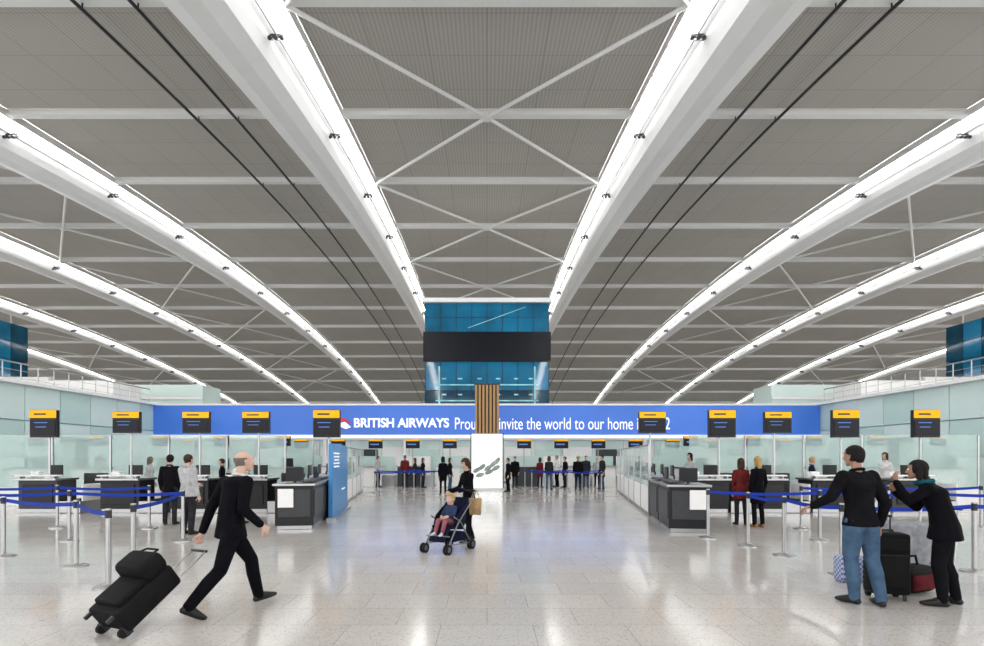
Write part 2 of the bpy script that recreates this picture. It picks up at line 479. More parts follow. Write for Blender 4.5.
# ------------------------------------------------------------ desks
def monitor(g, x, y, z, w=0.78, h=0.78, deep=0.12):
    g.box((x, y, z), (w, deep, h), BLACK)
    g.box((x, y-deep/2-0.005, z+h*0.35), (w*0.98, 0.02, h*0.28), YEL)
    g.box((x, y-deep/2-0.005, z-h*0.15), (w*0.92, 0.02, h*0.56), SCREEN)
    for i in range(2):
        g.box((x-w*0.08, y-deep/2-0.018, z+h*0.04-i*h*0.16), (w*(0.5-0.1*i), 0.004, h*0.03), SCRB)
    g.box((x-w*.1, y-deep/2-0.02, z+h*0.35), (w*.45, 0.004, h*.06), DGREY)
    g.box((x, y+0.1, z), (w*0.5, 0.12, h*0.5), DARKM)
def desk_unit(g, x, y, dark=True):
    m = BLACK if dark else DGREY
    g.box((x, y+0.4, 0.06), (1.1, 0.72, 0.12), STEEL)
    g.box((x, y+0.4, 0.54), (1.15, 0.76, 0.84), m)
    g.box((x, y-0.0, 0.55), (0.9, 0.03, 0.6), BLACK)
    g.box((x, y+0.35, 0.99), (1.25, 0.95, 0.06), STEEL)
    g.box((x, y+0.05, 1.10), (1.2, 0.3, 0.04), WHITE)
    for s_ in (-.5, .5): g.box((x+s_, y+0.05, 1.05), (0.04, 0.2, 0.1), STEEL)
    g.box((x+0.95, y+0.5, 0.18), (0.7, 1.1, 0.34), STEEL)
    g.box((x+0.95, y+0.5, 0.36), (0.62, 1.06, 0.03), RUBBER)
    g.box((x+0.95, y+1.1, 0.75), (0.72, 0.08, 0.8), DGREY)
    g.box((x+1.32, y+0.5, 0.6), (0.04, 1.0, 0.5), WHITE)
    g.box((x+0.2, y+0.45, 1.25), (0.42, 0.04, 0.32), BLACK)
    g.box((x+0.2, y+0.5, 1.06), (0.05, 0.05, 0.12), DARKM)
    g.box((x-0.32, y+0.4, 1.12), (0.25, 0.2, 0.18), PAPER)

for sgn in (-1, 1):
    pxs = [42, 125, 195, 255, 326] if sgn < 0 else [653, 723, 779, 847, 928]
    for px in pxs:
        Y = 16.0; X = (px-487)*Y/F
        if px not in (326, 653):
            g = MB(); desk_unit(g, X-0.3, Y+0.2, dark=(px % 2 == 1))
            g.obj('check_in_desk', bevel=0.008)
        g = MB()
        big = px in (42, 326, 723, 847, 928)
        monitor(g, X, Y+0.1, 2.62 if big else 2.66, h=0.80 if big else 0.62)
        g.cyl((X, Y+0.28, 1.02), (X, Y+0.28, 2.9), 0.03, STEEL)
        g.box((X, Y+0.28, 1.04), (0.2, 0.12, 0.04), STEEL)
        g.obj('check_in_display')
    g = MB()
    for i in range(5):
        x = sgn*(7.9+i*2.0)
        g.box((x, 18.9, 1.45), (1.9, 0.03, 1.9), GLASSG)
        g.box((x+0.97, 18.9, 1.2), (0.05, 0.06, 2.4), STEEL)
        g.box((x, 18.9, 0.3), (1.9, 0.08, 0.6), WHITE)
    g.obj('glass_partition')
    g = MB()
    for i in range(5):
        x = sgn*(8.6+i*2.6)
        g.box((x, 23.0, 0.62), (1.4, 0.8, 1.1), WHITE); g.box((x, 22.6, 0.06), (1.3, 0.7, 0.12), STEEL)
        g.box((x, 22.9, 1.2), (1.5, 0.95, 0.06), DGREY)
        g.box((x+0.3, 22.9, 1.42), (0.45, 0.05, 0.35), BLACK)
        g.box((x, 24.0, 1.4), (2.0, 0.03, 1.8), GLASSG)
        g.box((x+1.0, 24.0, 1.2), (0.06, 0.06, 2.4), STEEL)
        g.box((x, 23.98, 0.25), (2.0, 0.05, 0.5), WHITE)
        g.box((x, 23.2, 2.32), (0.62, 0.1, 0.42), SCREEN); g.box((x, 23.14, 2.48), (0.6, 0.02, 0.09), YEL)
        g.box((x, 23.13, 2.28), (0.4, 0.01, 0.06), SCRB)
        g.cyl((x, 23.3, 1.2), (x, 23.3, 2.5), 0.03, STEEL, n=6)
    g.obj('check_in_counter_row')
g = MB(); d = MB()
for i in range(17):
    x = -17.6+i*2.2
    if abs(x) < 1.0: continue
    m = DGREY if i % 3 == 0 else WHITE
    g.box((x, 31.4, 0.55), (1.3, 0.8, 1.1), m); g.box((x, 31.35, 1.12), (1.45, 0.95, 0.06), STEEL)
    g.box((x+1.0, 31.6, 0.3), (0.7, 1.1, 0.6), STEEL)
    g.box((x, 33.2, 1.2), (2.0, 0.1, 1.0), WALLG if i % 2 else WHITE)
    g.box((x, 33.2, 0.35), (2.0, 0.1, 0.7), WHITE)
    d.box((x, 32.6, 2.42), (0.82, 0.1, 0.52), SCREEN); d.box((x, 32.54, 2.64), (0.80, 0.02, 0.1), YEL)
    d.box((x-0.05, 32.54, 2.40), (0.5, 0.02, 0.07), SCRB)
    d.cyl((x, 32.7, 0.0), (x, 32.7, 2.7), 0.03, STEEL, n=6)
g.obj('check_in_counter_row'); d.obj('check_in_display_row')

def island(A, B, sgn):
    A = Vector(A+(0,)); B = Vector(B+(0,)); u = (B-A); L = u.length; u.normalize()
    w = Vector((u.y, -u.x, 0))*sgn
    M = Matrix.Identity(4)
    for i in range(3): M[i][0] = w[i]; M[i][1] = u[i]; M[i][3] = A[i]
    g = MB(); g.M = M
    for j in range(2):
        y0 = 0.05+j*1.6
        g.box((0.42, y0+0.7, 0.05), (0.76, 1.36, 0.10), STEEL)
        g.box((0.42, y0+0.7, 0.54), (0.84, 1.46, 0.90), BLACK if j == 0 else DGREY)
        g.box((-0.005, y0+0.7, 0.60), (0.03, 1.3, 0.62), DGREY)
        g.box((0.42, y0-0.03, 0.60), (0.70, 0.03, 0.62), DGREY)
        g.box((0.42, y0+0.7, 1.02), (0.94, 1.54, 0.05), STEEL)
        g.box((0.20, y0+0.7, 1.09), (0.3, 1.3, 0.04), DGREY)
    g.box((0.60, -0.02, 0.72), (0.34, 0.02, 0.42), PAPER)
    g.box((0.5, 0.5, 1.24), (0.40, 0.05, 0.32), BLACK); g.box((0.5, 0.53, 1.08), (0.06, 0.06, 0.1), DARKM)
    g.box((0.3, 2.2, 1.24), (0.05, 0.40, 0.32), BLACK); g.box((0.3, 2.2, 1.08), (0.06, 0.06, 0.1), DARKM)
    y = 3.4
    while y < L-1.9:
        g.box((0.30, y+0.95, 0.05), (0.5, 1.8, 0.10), STEEL)
        g.box((0.30, y+0.95, 0.45), (0.56, 1.86, 0.72), WHITE)
        g.box((0.02, y+0.95, 1.40), (0.025, 1.86, 1.16), GLASSG)
        g.box((0.02, y, 1.0), (0.05, 0.05, 2.0), STEEL)
        g.box((0.9, y+0.95, 0.5), (0.6, 1.3, 0.9), BLACK)
        g.box((0.9, y+0.95, 0.98), (0.75, 1.5, 0.05), STEEL)
        g.box((0.8, y+0.9, 1.25), (0.05, 0.4, 0.32), BLACK); g.box((0.85, y+0.9, 1.05), (0.05, 0.05, 0.14), DARKM)
        y += 1.9
    g.box((0.02, (3.4+y)/2, 1.99), (0.05, y-3.4, 0.04), STEEL)
    g.obj('check_in_island', bevel=0.006)
    return M
ML = island((-3.95, 12.5), (-6.2, 28), -1)
MR = island((3.97, 12.0), (6.5, 28), 1)
g = MB(); g.M = ML
g.box((-0.14, 3.6, 1.02), (0.10, 3.6, 1.96), BLUEP)
g.box((-0.17, 3.6, 0.03), (0.26, 3.7, 0.06), STEEL)
for i in range(5): g.box((-0.20, 2.6, 1.75-i*0.09), (0.01, 1.2-0.15*(i % 3), 0.03), SIGNW)
g.box((-0.20, 4.2, 0.7), (0.01, 0.8, 0.03), SIGNW)
g.obj('information_panel')

# ------------------------------------------------------------ belt barriers
def barrier(pts):
    g = MB()
    for (x, y) in pts:
        g.cyl((x, y, 0), (x, y, 0.02), 0.17, STEEL, n=24)
        g.cyl((x, y, 0.02), (x, y, 0.05), 0.15, STEEL, r2=0.05, n=24)
        g.cyl((x, y, 0.04), (x, y, 0.90), 0.032, STEEL, n=14)
        g.cyl((x, y, 0.88), (x, y, 0.98), 0.038, DARKM, n=14)
        g.cyl((x, y, 0.98), (x, y, 1.0), 0.035, STEEL, n=14)
    for a, b in zip(pts[:-1], pts[1:]):
        a = Vector(a+(0.94,)); b = Vector(b+(0.94,)); n = 8; vs = []
        for i in range(n+1):
            t = i/n; p = a.lerp(b, t); p.z -= 0.04*math.sin(math.pi*t)
            vs += [p+Vector((0, 0, .03)), p-Vector((0, 0, .03))]
        g.raw(vs, [(2*i, 2*i+1, 2*i+3, 2*i+2) for i in range(n)], BELT, True)
    g.obj('queue_barrier')
barrier([(-10.2, 9.2), (-8.0, 9.1), (-6.2, 8.3), (-4.77, 6.93)])
barrier([(-4.95, 7.7), (-5.97, 10.8), (-8.2, 10.8), (-10.4, 10.6)])
barrier([(-12.5, 12.6), (-10, 12.8), (-7.8, 12.7)])
barrier([(4.84, 10.2), (4.97, 9.2), (5.0, 7.75), (7.0, 7.9), (9.0, 8.2)])
barrier([(4.5, 11.2), (6.6, 10.9), (8.6, 10.6), (10.8, 10.6)])
barrier([(7.2, 12.6), (9.2, 12.6), (11.5, 12.8)])
barrier([(-5.2, 25.5), (-3.9, 26), (-2.6, 27)])
barrier([(-5.6, 28.2), (-3.8, 28.6), (-1.9, 28.9)])
barrier([(2.2, 27.0), (3.8, 26), (5.2, 25)])
barrier([(2.0, 29.0), (4.2, 28.8), (6.0, 28.8)])

# ------------------------------------------------------------ people
SK1 = mat('skin_light', (0.56, 0.37, 0.29), 0.6, noise=0.05, nscale=20, spec=0.3)
SK2 = mat('skin_tan', (0.33, 0.19, 0.13), 0.6, noise=0.05, nscale=20, spec=0.3)
EYEW = mat('eye_white', (0.8, 0.8, 0.8), 0.2); IRIS = mat('iris_dark', (0.03, 0.02, 0.015), 0.2)
LIP = mat('lips', (0.40, 0.13, 0.11), 0.5)
H_BLK = mat('hair_black', (0.008, 0.007, 0.006), 0.7, bump=0.5, bscale=80, noise=0.3, spec=0.2)
H_BRN = mat('hair_brown', (0.05, 0.027, 0.015), 0.7, bump=0.5, bscale=80, noise=0.3, spec=0.2)
H_BLD = mat('hair_blond', (0.38, 0.25, 0.11), 0.7, bump=0.5, bscale=80, noise=0.3, spec=0.2)
H_GRY = mat('hair_grey', (0.16, 0.14, 0.12), 0.7, bump=0.5, bscale=80, noise=0.3, spec=0.2)
SHOE = mat('shoe_leather_black', (0.008, 0.008, 0.008), 0.4, spec=0.3)

def hand(g, wr, d, n, side, m, curl=0.35, s=1.0, fine=True):
    d = Vector(d).normalized(); n = Vector(n); n = (n-d*n.dot(d)).normalized()
    w = d.cross(n)*side; wr = Vector(wr)
    groups = [[(wr-d*.02*s, .024*s), (wr+d*.03*s+w*.018*s, .017*s), (wr+d*.03*s-w*.018*s, .016*s)],
              [(wr+d*.03*s+w*.02*s, .017*s), (wr+d*.03*s-w*.02*s, .016*s), (wr+d*.088*s+w*.028*s, .012*s), (wr+d*.082*s-w*.030*s, .011*s)]]
    lens = [.072, .082, .076, .058]
    for i, (off, L) in enumerate(zip((.029, .010, -.010, -.029), lens)):
        p = wr+d*(.088-.004*abs(i-1))*s+w*off*s
        dirn = d.copy(); r = .0095*s
        for k_, fr in enumerate((.45, .31, .24)):
            a = curl*(1.0+0.15*i)
            ax = d.cross(n).normalized()
            dirn = (Matrix.Rotation(a, 3, ax) @ dirn).normalized()
            q = p+dirn*L*fr*s
            groups.append([(p, r), (q, r*.9)]); p = q; r *= .9
    p = wr+d*.028*s+w*.026*s; dirn = (d*.65+w*.75+n*.25).normalized(); r = .0125*s
    for L in (.036, .030, .022):
        q = p+dirn*L*s; groups.append([(p, r), (q, r*.88)]); p = q; r *= .88
        dirn = (dirn+d*.30+n*.25*(1+curl)).normalized()
    if fine:
        vs, fs = remesh(groups, 0.0034*s, 2, 0.5); g.raw(vs, fs, m, True)
    else:
        for q in groups: g.hull(q, m)

def human(name, loc, ang, H=1.75, top=None, bot=None, shoe=SHOE, hair=H_BLK, skin=SK1, hairlen=0, coat=0.84,
          pose=None, lean=(0, 0), vox=0.016, hyaw=0, hpitch=0, female=False, bald=False, hs=1.0, collar=None,
          flare=1.0, curl=(0.35, 0.35), fine=False, hdirs=None, bulk=1.0, origin_z=0, scarf=None):
    s = H/1.75
    J = dict(pel=(0, 0, .95), wst=(0, 0, 1.09), chs=(0, .0, 1.30), nck=(0, -.01, 1.48), hd=(0, .02, 1.640),
             shL=(-.175, -.01, 1.415), elL=(-.225, -.03, 1.12), wrL=(-.225, .06, .88),
             hipL=(-.09, 0, .91), knL=(-.10, .02, .50), anL=(-.11, -.02, .09))
    if female:
        J['shL'] = (-.152, -.01, 1.40); J['elL'] = (-.20, -.03, 1.12); J['wrL'] = (-.20, .05, .88)
    for k_ in list(J):
        if k_.endswith('L'): J[k_[:-1]+'R'] = (-J[k_][0], J[k_][1], J[k_][2])
    J = {k_: Vector(v) for k_, v in J.items()}
    for k_ in J:
        if J[k_].z > 0.86 and not k_.startswith('hip') and k_ != 'pel':
            t = max(0, (J[k_].z-.95)/.55); J[k_].x += lean[0]*t; J[k_].y += lean[1]*t
    pose = pose or {}
    for k_, v in pose.items():
        if k_ in J: J[k_] = Vector(v)
    g = MB()
    fw = Vector((math.cos(ang), math.sin(ang), 0)); rt = Vector((math.sin(ang), -math.cos(ang), 0))
    M = Matrix.Identity(4)
    for i in range(2): M[i][0] = rt[i]*s; M[i][1] = fw[i]*s; M[i][3] = loc[i]
    M[2][2] = s; M[2][3] = origin_z
    g.M = M
    b = bulk; fx = 0.90 if female else 1.0
    P = J['pel']; rl = 0.92 if female else 1.0
    G = [[(P+Vector((0, 0, .06)), (.145*fx*b, .105*b, .06)), (P-Vector((0, 0, .03)), (.165*b, .118*b, .06))]]
    for S in 'LR':
        hp, kn, an = J['hip'+S], J['kn'+S], J['an'+S]
        G.append([(P-Vector((0, 0, .03)), (.10*b, .10*b, .05)), (hp-Vector((0, 0, .05)), .092*rl*b)])
        mid = hp.lerp(kn, .5)
        G.append([(hp, .094*rl*b), (mid, .083*rl*b)]); G.append([(mid, .083*rl*b), (kn, .066*rl*b)])
        mid = kn.lerp(an, .35)
        G.append([(kn, .066*rl*b), (mid+Vector((0, -.01, 0)), .066*rl*b)])
        G.append([(mid+Vector((0, -.01, 0)), .066*rl*b), (an+(kn-an).normalized()*-.01, .058*rl)])
    vs, fs = remesh(G, vox, 3); g.raw(vs, fs, bot, True)
    for S in 'LR':
        an = J['an'+S]; fd = Vector(pose.get('foot'+S, (0.18*(1 if S == 'R' else -1), 1, 0))).normalized()
        up = Vector((0, 0, 1)); up = (up-fd*up.dot(fd)).normalized()
        heel = an-fd*.035-up*.05; ball = an+fd*.13-up*.058; toe = an+fd*.185-up*.06
        Gs = [[(heel, (.036, .036, .034)), (an+up*.0, .042), (an+fd*.05-up*.03, .042)], [(heel, (.036, .036, .034)), (an+fd*.05-up*.03, .042), (ball, (.046, .046, .030)), (toe, (.036, .036, .024))]]
        vs, fs = remesh(Gs, max(.008, vox*.6), 2, .4) if vox < .03 else (None, None)
        if vs: g.raw(vs, fs, shoe, True)
        else:
            for q in Gs: g.hull(q, shoe)
    C, W, N = J['chs'], J['wst'], J['nck']
    hemc = P.copy(); hemc.z = coat
    t = max(0, (P.z-coat)); hemr = (.178+0.06*t*flare)*b; hemd = (.132+0.07*t*flare)*b
    G = [[(C, (.158*fx*b, .115*b, .11)), (W, (.138*fx*b, .105*b, .07))],
         [(W, (.138*fx*b, .105*b, .07)), (P, (.165*b, .122*b, .05))],
         [(P, (.165*b, .122*b, .05)), (hemc, (hemr, hemd, .018))],
         [(C+Vector((0, -.01, .03)), (.15*fx*b, .11*b, .09)), (J['shL']-Vector((-.02, 0, .01)), .062*b), (J['shR']-Vector((.02, 0, .01)), .062*b), (N-Vector((0, 0, .03)), (.07, .065, .03))]]
    if female: G.append([(C+Vector((-.065, .075, -.02)), .058), (C+Vector((.065, .075, -.02)), .058), (C-Vector((0, 0, .08)), (.12, .09, .05))])
    ra = 0.86 if female else 1.0
    for S in 'LR':
        sh, el, wr = J['sh'+S], J['el'+S], J['wr'+S]
        G.append([(sh, .066*ra*b), (el, .052*ra*b)]); G.append([(el, .052*ra*b), (wr, .040*ra*b)])
    vs, fs = remesh(G, vox, 3); g.raw(vs, fs, top, True)
    cm = collar or top
    g.torus(N+Vector((0, .0, .005)), .062, .018, (0, .25, 1), cm, 16, 6)
    if scarf: 
        g.torus(N+Vector((0, .0, .0)), .075, .032, (0, .2, 1), scarf, 16, 8)
        g.hull([(N+Vector((.03, -.085, -.03)), .025), (N+Vector((.05, -.145, -.28)), (.035, .012, .02))], scarf)
    Hc = J['hd']; R = Matrix.Rotation(hyaw, 3, 'Z') @ Matrix.Rotation(-hpitch, 3, 'X')
    def hp_(x, y, z): return Hc+R @ (Vector((x, y, z))*hs)
    def q(p, r): return (hp_(*p), rr(r)*hs)
    G = [[q((0, -.012, .022), (.074, .092, .090))],
         [q((0, .01, -.02), (.066, .078, .06)), q((0, .030, -.062), (.048, .05, .035)), q((0, .062, -.098), (.022, .020, .016))],
         [q((0, .060, .045), (.05, .028, .03)), q((0, .062, -.02), (.05, .024, .03))],
         [q((0, .084, .012), .009), q((0, .104, -.030), .012)], [q((-.012, .090, -.034), .009), q((.012, .090, -.034), .009)],
         [q((-.078, -.005, .005), (.009, .018, .022)), q((-.074, 0, -.022), (.008, .012, .012))],
         [q((.078, -.005, .005), (.009, .018, .022)), q((.074, 0, -.022), (.008, .012, .012))],
         [q((0, -.025, -.05), (.052, .05, .03)), (N-Vector((0, 0, .03)), (.058, .056, .03))]]
    hv = .0075 if vox < .02 else .014
    vs, fs = remesh(G, hv*hs, 2, .5); g.raw(vs, fs, skin, True)
    for e in (-1, 1):
        g.ell(hp_(e*.030, .079, .008), rr(.0125)*hs, EYEW, 10, 8)
        g.ell(hp_(e*.030, .0885, .008), rr(.0055)*hs, IRIS, 8, 6)
        g.hull([q((e*.018, .088, .030), .0035), q((e*.045, .080, .031), .003)], hair)
    g.hull([q((-.020, .084, -.063), .004), q((0, .091, -.060), .006), q((.020, .084, -.063), .004)], LIP)
    Ri = R.inverted()
    def keep(cc):
        l = (Ri @ (cc-Hc))/hs
        if bald: return l.z < .040 and l.y < .01 and l.z > -.07
        front = l.y > .035 and l.z < .062-0.2*max(0, .05-l.y)
        side = l.y > -.002 and l.z < .02 and hairlen == 0
        low = l.z < (-.075 if hairlen == 0 else -.09)
        return not (front or side or low)
    thick = .004 if bald else .011
    g.ell(hp_(0, -.014, .024), Vector((.075+thick, .093+thick, .091+thick))*hs, hair, 32, 24, R=R, keep=keep)
    if not bald and hairlen == 0:
        g.hull([q((0, -.075, .0), (.058, .03, .05)), q((0, -.068, -.062), (.046, .024, .014))], hair)
    if hairlen > 0:
        g.hull([q((0, -.075, .03), (.06, .035, .05)), q((0, -.075, -.05), (.068, .038, .04)), q((0, -.080, -.06-hairlen), (.06, .028, .03))], hair)
        for e in (-1, 1):
            g.hull([q((e*.072, -.02, .03), (.018, .045, .03)), q((e*.076, -.03, -.06-hairlen*.6), (.016, .035, .03))], hair)
    hdirs = hdirs or {}
    for S, sg in (('L', 1), ('R', -1)):
        el, wr = J['el'+S], J['wr'+S]
        d = hdirs.get(S, (wr-el)); d = Vector(d).normalized()
        nrm = Vector(hdirs.get('n'+S, (1 if S == 'L' else -1, 0.15, 0)))
        hand(g, wr+d*.035, d, nrm, sg, skin, curl[0 if S == 'L' else 1], s=hs*(0.9 if female else 1.0), fine=fine)
    return g.obj(name)

F_BLK = fabric('black_suit', (0.004, 0.004, 0.006)); F_BLK2 = fabric('black_jacket', (0.006, 0.006, 0.008))
F_JEAN = fabric('denim_blue', (0.055, 0.10, 0.165)); F_GREY = fabric('light_grey_shirt', (0.42, 0.42, 0.43))
F_NAVY = fabric('navy', (0.012, 0.018, 0.045)); F_CHAR = fabric('charcoal', (0.025, 0.025, 0.03))
F_RED = fabric('maroon_red', (0.12, 0.018, 0.018)); F_WHT = fabric('white_shirt', (0.68, 0.68, 0.68)); F_TAN = fabric('tan', (0.38, 0.25, 0.13))
F_TEAL = fabric('teal_scarf', (0.010, 0.08, 0.10)); F_BLU = fabric('blue_cloth', (0.05, 0.09, 0.25)); F_PNK = fabric('pink_cloth', (0.25, 0.09, 0.11))
F_TOD = fabric('toddler_dark_blue', (0.03, 0.045, 0.10))

rad = math.radians
BO = (-2.77, 5.88); BA_ = rad(50)
human('businessman', BO, BA_, H=1.78, top=F_BLK, bot=F_BLK, hair=H_GRY, bald=True, collar=F_WHT, vox=.012, fine=True, lean=(0, .13), hpitch=0.0, hyaw=-0.15, coat=.78, bulk=1.10,
      pose=dict(pel=(0, .03, .90), hd=(0.0, .175, 1.575), nck=(0, .12, 1.425),
                hipL=(-.09, .05, .87), hipR=(.09, .01, .87), knL=(-.09, .30, .49), anL=(-.09, .38, .10), footL=(-.05, 1, .12),
                knR=(.09, -.12, .46), anR=(.09, -.42, .155), footR=(.05, 1, -.55),
                shL=(-.18, .06, 1.35), elL=(-.25, -.06, 1.08), wrL=(-.25, -.15, .84),
                shR=(.18, .11, 1.36), elR=(.27, .03, 1.09), wrR=(.27, .21, .92)),
      hdirs=dict(L=(0, -.35, -.9), nL=(1, 0, 0), R=(-.05, .7, -.6), nR=(-1, 0, -.2)), curl=(1.0, .5))
def world(o, ang, p):
    fw = Vector((math.cos(ang), math.sin(ang), 0)); rt = Vector((math.sin(ang), -math.cos(ang), 0))
    return Vector((o[0], o[1], 0))+rt*p[0]+fw*p[1]+Vector((0, 0, p[2]))
def rolling_case(name, M, w=.42, h=.62, dp=.26, handle=.42, bag=False):
    g = MB(); g.M = M
    g.rbox((0, 0, .07+h/2), (w, dp, h), CASE, .035)
    g.rbox((0, -dp/2-.02, .07+h*.40), (w*.8, .07, h*.55), CASE, .025)
    g.rbox((0, -dp/2-.015, .07+h*.82), (w*.75, .05, h*.2), CASE, .02)
    g.path([(-w*.36, -dp/2-.06, .07+h*.66), (w*.36, -dp/2-.06, .07+h*.66)], .004, DARKM, 6)
    for e in (-1, 1):
        g.cyl((e*w*.36-.02, dp/2-.02, .045), (e*w*.36+.02, dp/2-.02, .045), .045, RUBBER, n=16)
        g.box((e*w*.36, dp/2-.02, .08), (.06, .09, .06), DARKM)
        g.box((e*w*.36, -dp/2+.03, .035), (.03, .03, .07), DARKM)
        g.cyl((e*.10, dp/2+.005, .3), (e*.10, dp/2+.005, .07+h+handle), .010, STEEL if bag else DARKM, n=8)
    g.hull([((-.11, dp/2+.005, .07+h+handle), .015), ((.11, dp/2+.005, .07+h+handle), .015)], DARKM)
    g.path([(-.07, -.02, .07+h), (-.05, -.02, .10+h), (.05, -.02, .10+h), (.07, -.02, .07+h)], .012, DARKM, 8)
    if bag:
        g.rbox((0, -dp/2-.08, .07+h*.80), (w*.95, .20, h*.42), CASE, .06)
        g.path([(-.1, -dp/2-.15, .07+h*.97), (-.08, -dp/2-.13, .14+h*.97), (.08, -dp/2-.13, .14+h*.97), (.1, -dp/2-.15, .07+h*.97)], .010, CASE, 8)
    return g.obj(name)
hp0 = world(BO, BA_, (-.255, -.19, .765))
SA2 = rad(66)
fwv = Vector((math.cos(SA2), math.sin(SA2), 0)); rtv = Vector((math.sin(SA2), -math.cos(SA2), 0))
L = .07+.64+.42; th = math.asin(min(1, (hp0.z-.12)/L))
up = fwv*math.cos(th)+Vector((0, 0, 1))*math.sin(th)
bk = -(fwv*math.sin(th)-Vector((0, 0, 1))*math.cos(th))
O = hp0-up*L
M = Matrix.Identity(4)
for i in range(3): M[i][0] = rtv[i]; M[i][1] = -bk[i]; M[i][2] = up[i]; M[i][3] = O[i]+bk[i]*.125
wz = (M @ Vector((0, .10, .045))).z; M[2][3] += .046-wz
rolling_case('rolling_suitcase', M, w=.44, h=.64, dp=.24, handle=.42, bag=True)

WO = (-.35, 10.7); WA = rad(215)
human('woman_with_pushchair', WO, WA, H=1.62, top=F_BLK, bot=F_BLK2, hair=H_BRN, hairlen=.06, female=True, vox=.014, coat=.62, hpitch=.35, lean=(0, .06), flare=.7, fine=True,
      pose=dict(elL=(-.22, .12, 1.14), wrL=(-.17, .36, 1.08), elR=(.22, .10, 1.14), wrR=(.17, .34, 1.08), knL=(-.09, .06, .49), anL=(-.09, .10, .09), anR=(.1, -.14, .11)),
      hdirs=dict(L=(.1, .8, -.3), nL=(0, -.2, -1), R=(-.1, .8, -.3), nR=(0, -.2, -1)), curl=(.9, .9))
g = MB()
SA = rad(240); so = Vector((-.66, 9.72, 0))
fw = Vector((math.cos(SA), math.sin(SA), 0)); rt = Vector((math.sin(SA), -math.cos(SA), 0))
M = Matrix.Identity(4)
for i in range(3): M[i][0] = rt[i]; M[i][1] = fw[i]; M[i][3] = so[i]
g.M = M; STM = M
F_STR = fabric('pushchair_navy', (0.008, 0.010, 0.028))
GSTL = mat('grey_tube', (0.20, 0.20, 0.21), 0.4, 0.7)
for e in (-1, 1):
    x = e*.24
    g.path([(x, .42, .10), (x, .10, .50), (x, -.30, .82), (x, -.50, 1.02), (x*.8, -.56, 1.03)], .014, GSTL)
    g.path([(x, -.34, .10), (x, .02, .52), (x, .22, .62)], .013, GSTL)
    g.path([(x, -.34, .12), (x, .36, .16)], .010, GSTL)
    for yy in (.42, -.34):
        for o_ in (-.03, .03):
            g.torus((x+o_, yy, .088), .068, .020, (1, 0, 0), RUBBER)
            g.cyl((x+o_-.01, yy, .088), (x+o_+.01, yy, .088), .045, GSTL, n=12)
        g.cyl((x-.045, yy, .088), (x+.045, yy, .088), .012, DARKM)
g.path([(-.24, -.34, .12), (.24, -.34, .12)], .010, GSTL); g.path([(-.24, .36, .30), (.24, .36, .30)], .012, GSTL)
g.path([(-.19, -.56, 1.03), (.19, -.56, 1.03)], .018, RUBBER)
g.hull([((-.19, -.12, .40), .03), ((.19, -.12, .40), .03), ((-.19, .22, .44), .03), ((.19, .22, .44), .03)], F_STR)
g.hull([((-.19, -.12, .42), .028), ((.19, -.12, .42), .028), ((-.19, -.30, .90), .026), ((.19, -.30, .90), .026)], F_STR)
g.hull([((-.16, .24, .42), .02), ((.16, .24, .42), .02), ((-.14, .40, .22), .02), ((.14, .40, .22), .02)], F_STR)
for e in (-1, 1):
    g.hull([((e*.22, -.12, .44), .012), ((e*.22, .16, .48), .012), ((e*.22, .10, .62), .012), ((e*.22, -.24, .82), .012)], F_STR)
for i in range(7):
    a0 = rad(20+i*16); a1 = rad(20+(i+1)*16)
    vs = []
    for a in (a0, a1):
        for k_ in range(9):
            u = -1+2*k_/8
            r_ = .30*(1-.15*u*u)
            vs.append((u*.235, -.26+r_*math.cos(a)*1.0, .80+r_*math.sin(a)*(1-.1*u*u)))
    if i > 3: g.raw(vs, [(k_, k_+1, k_+10, k_+9) for k_ in range(8)], F_STR, True)
g.rbox((0, -.10, .24), (.36, .40, .16), F_STR, .05)
g.obj('pushchair')
ch = (STM @ Vector((0, .0, 0)))
human('toddler', (ch.x, ch.y), SA, H=1.05, top=F_TOD, bot=F_PNK, shoe=fabric('shoe_white', (.5, .5, .5)), hair=H_BLD, vox=.020, hs=1.5, coat=.93, female=True, bulk=1.25, origin_z=-.02,
      pose=dict(pel=(0, .02, .92), wst=(0, -.02, 1.05), chs=(0, -.06, 1.22), nck=(0, -.09, 1.36), hd=(0, -.04, 1.54), shL=(-.15, -.07, 1.29), shR=(.15, -.07, 1.29),
                elL=(-.20, .06, 1.10), wrL=(-.12, .24, 1.06), elR=(.20, .06, 1.10), wrR=(.12, .24, 1.06),
                hipL=(-.08, .05, .90), hipR=(.08, .05, .90), knL=(-.12, .42, .94), knR=(.12, .42, .94), anL=(-.12, .56, .62), anR=(.12, .56, .62)))
g = MB(); g.M = Matrix.Translation((-.22, 10.35, 0))
g.hull([((-.09, 0, .58), (.02, .05, .02)), ((.09, 0, .58), (.02, .05, .02)), ((-.11, 0, .86), (.015, .03, .015)), ((.11, 0, .86), (.015, .03, .015))], F_TAN)
g.path([(-.08, 0, .86), (-.03, 0, 1.02), (.03, 0, 1.02), (.08, 0, .86)], .006, F_TAN, 6)
g.obj('shopping_bag')

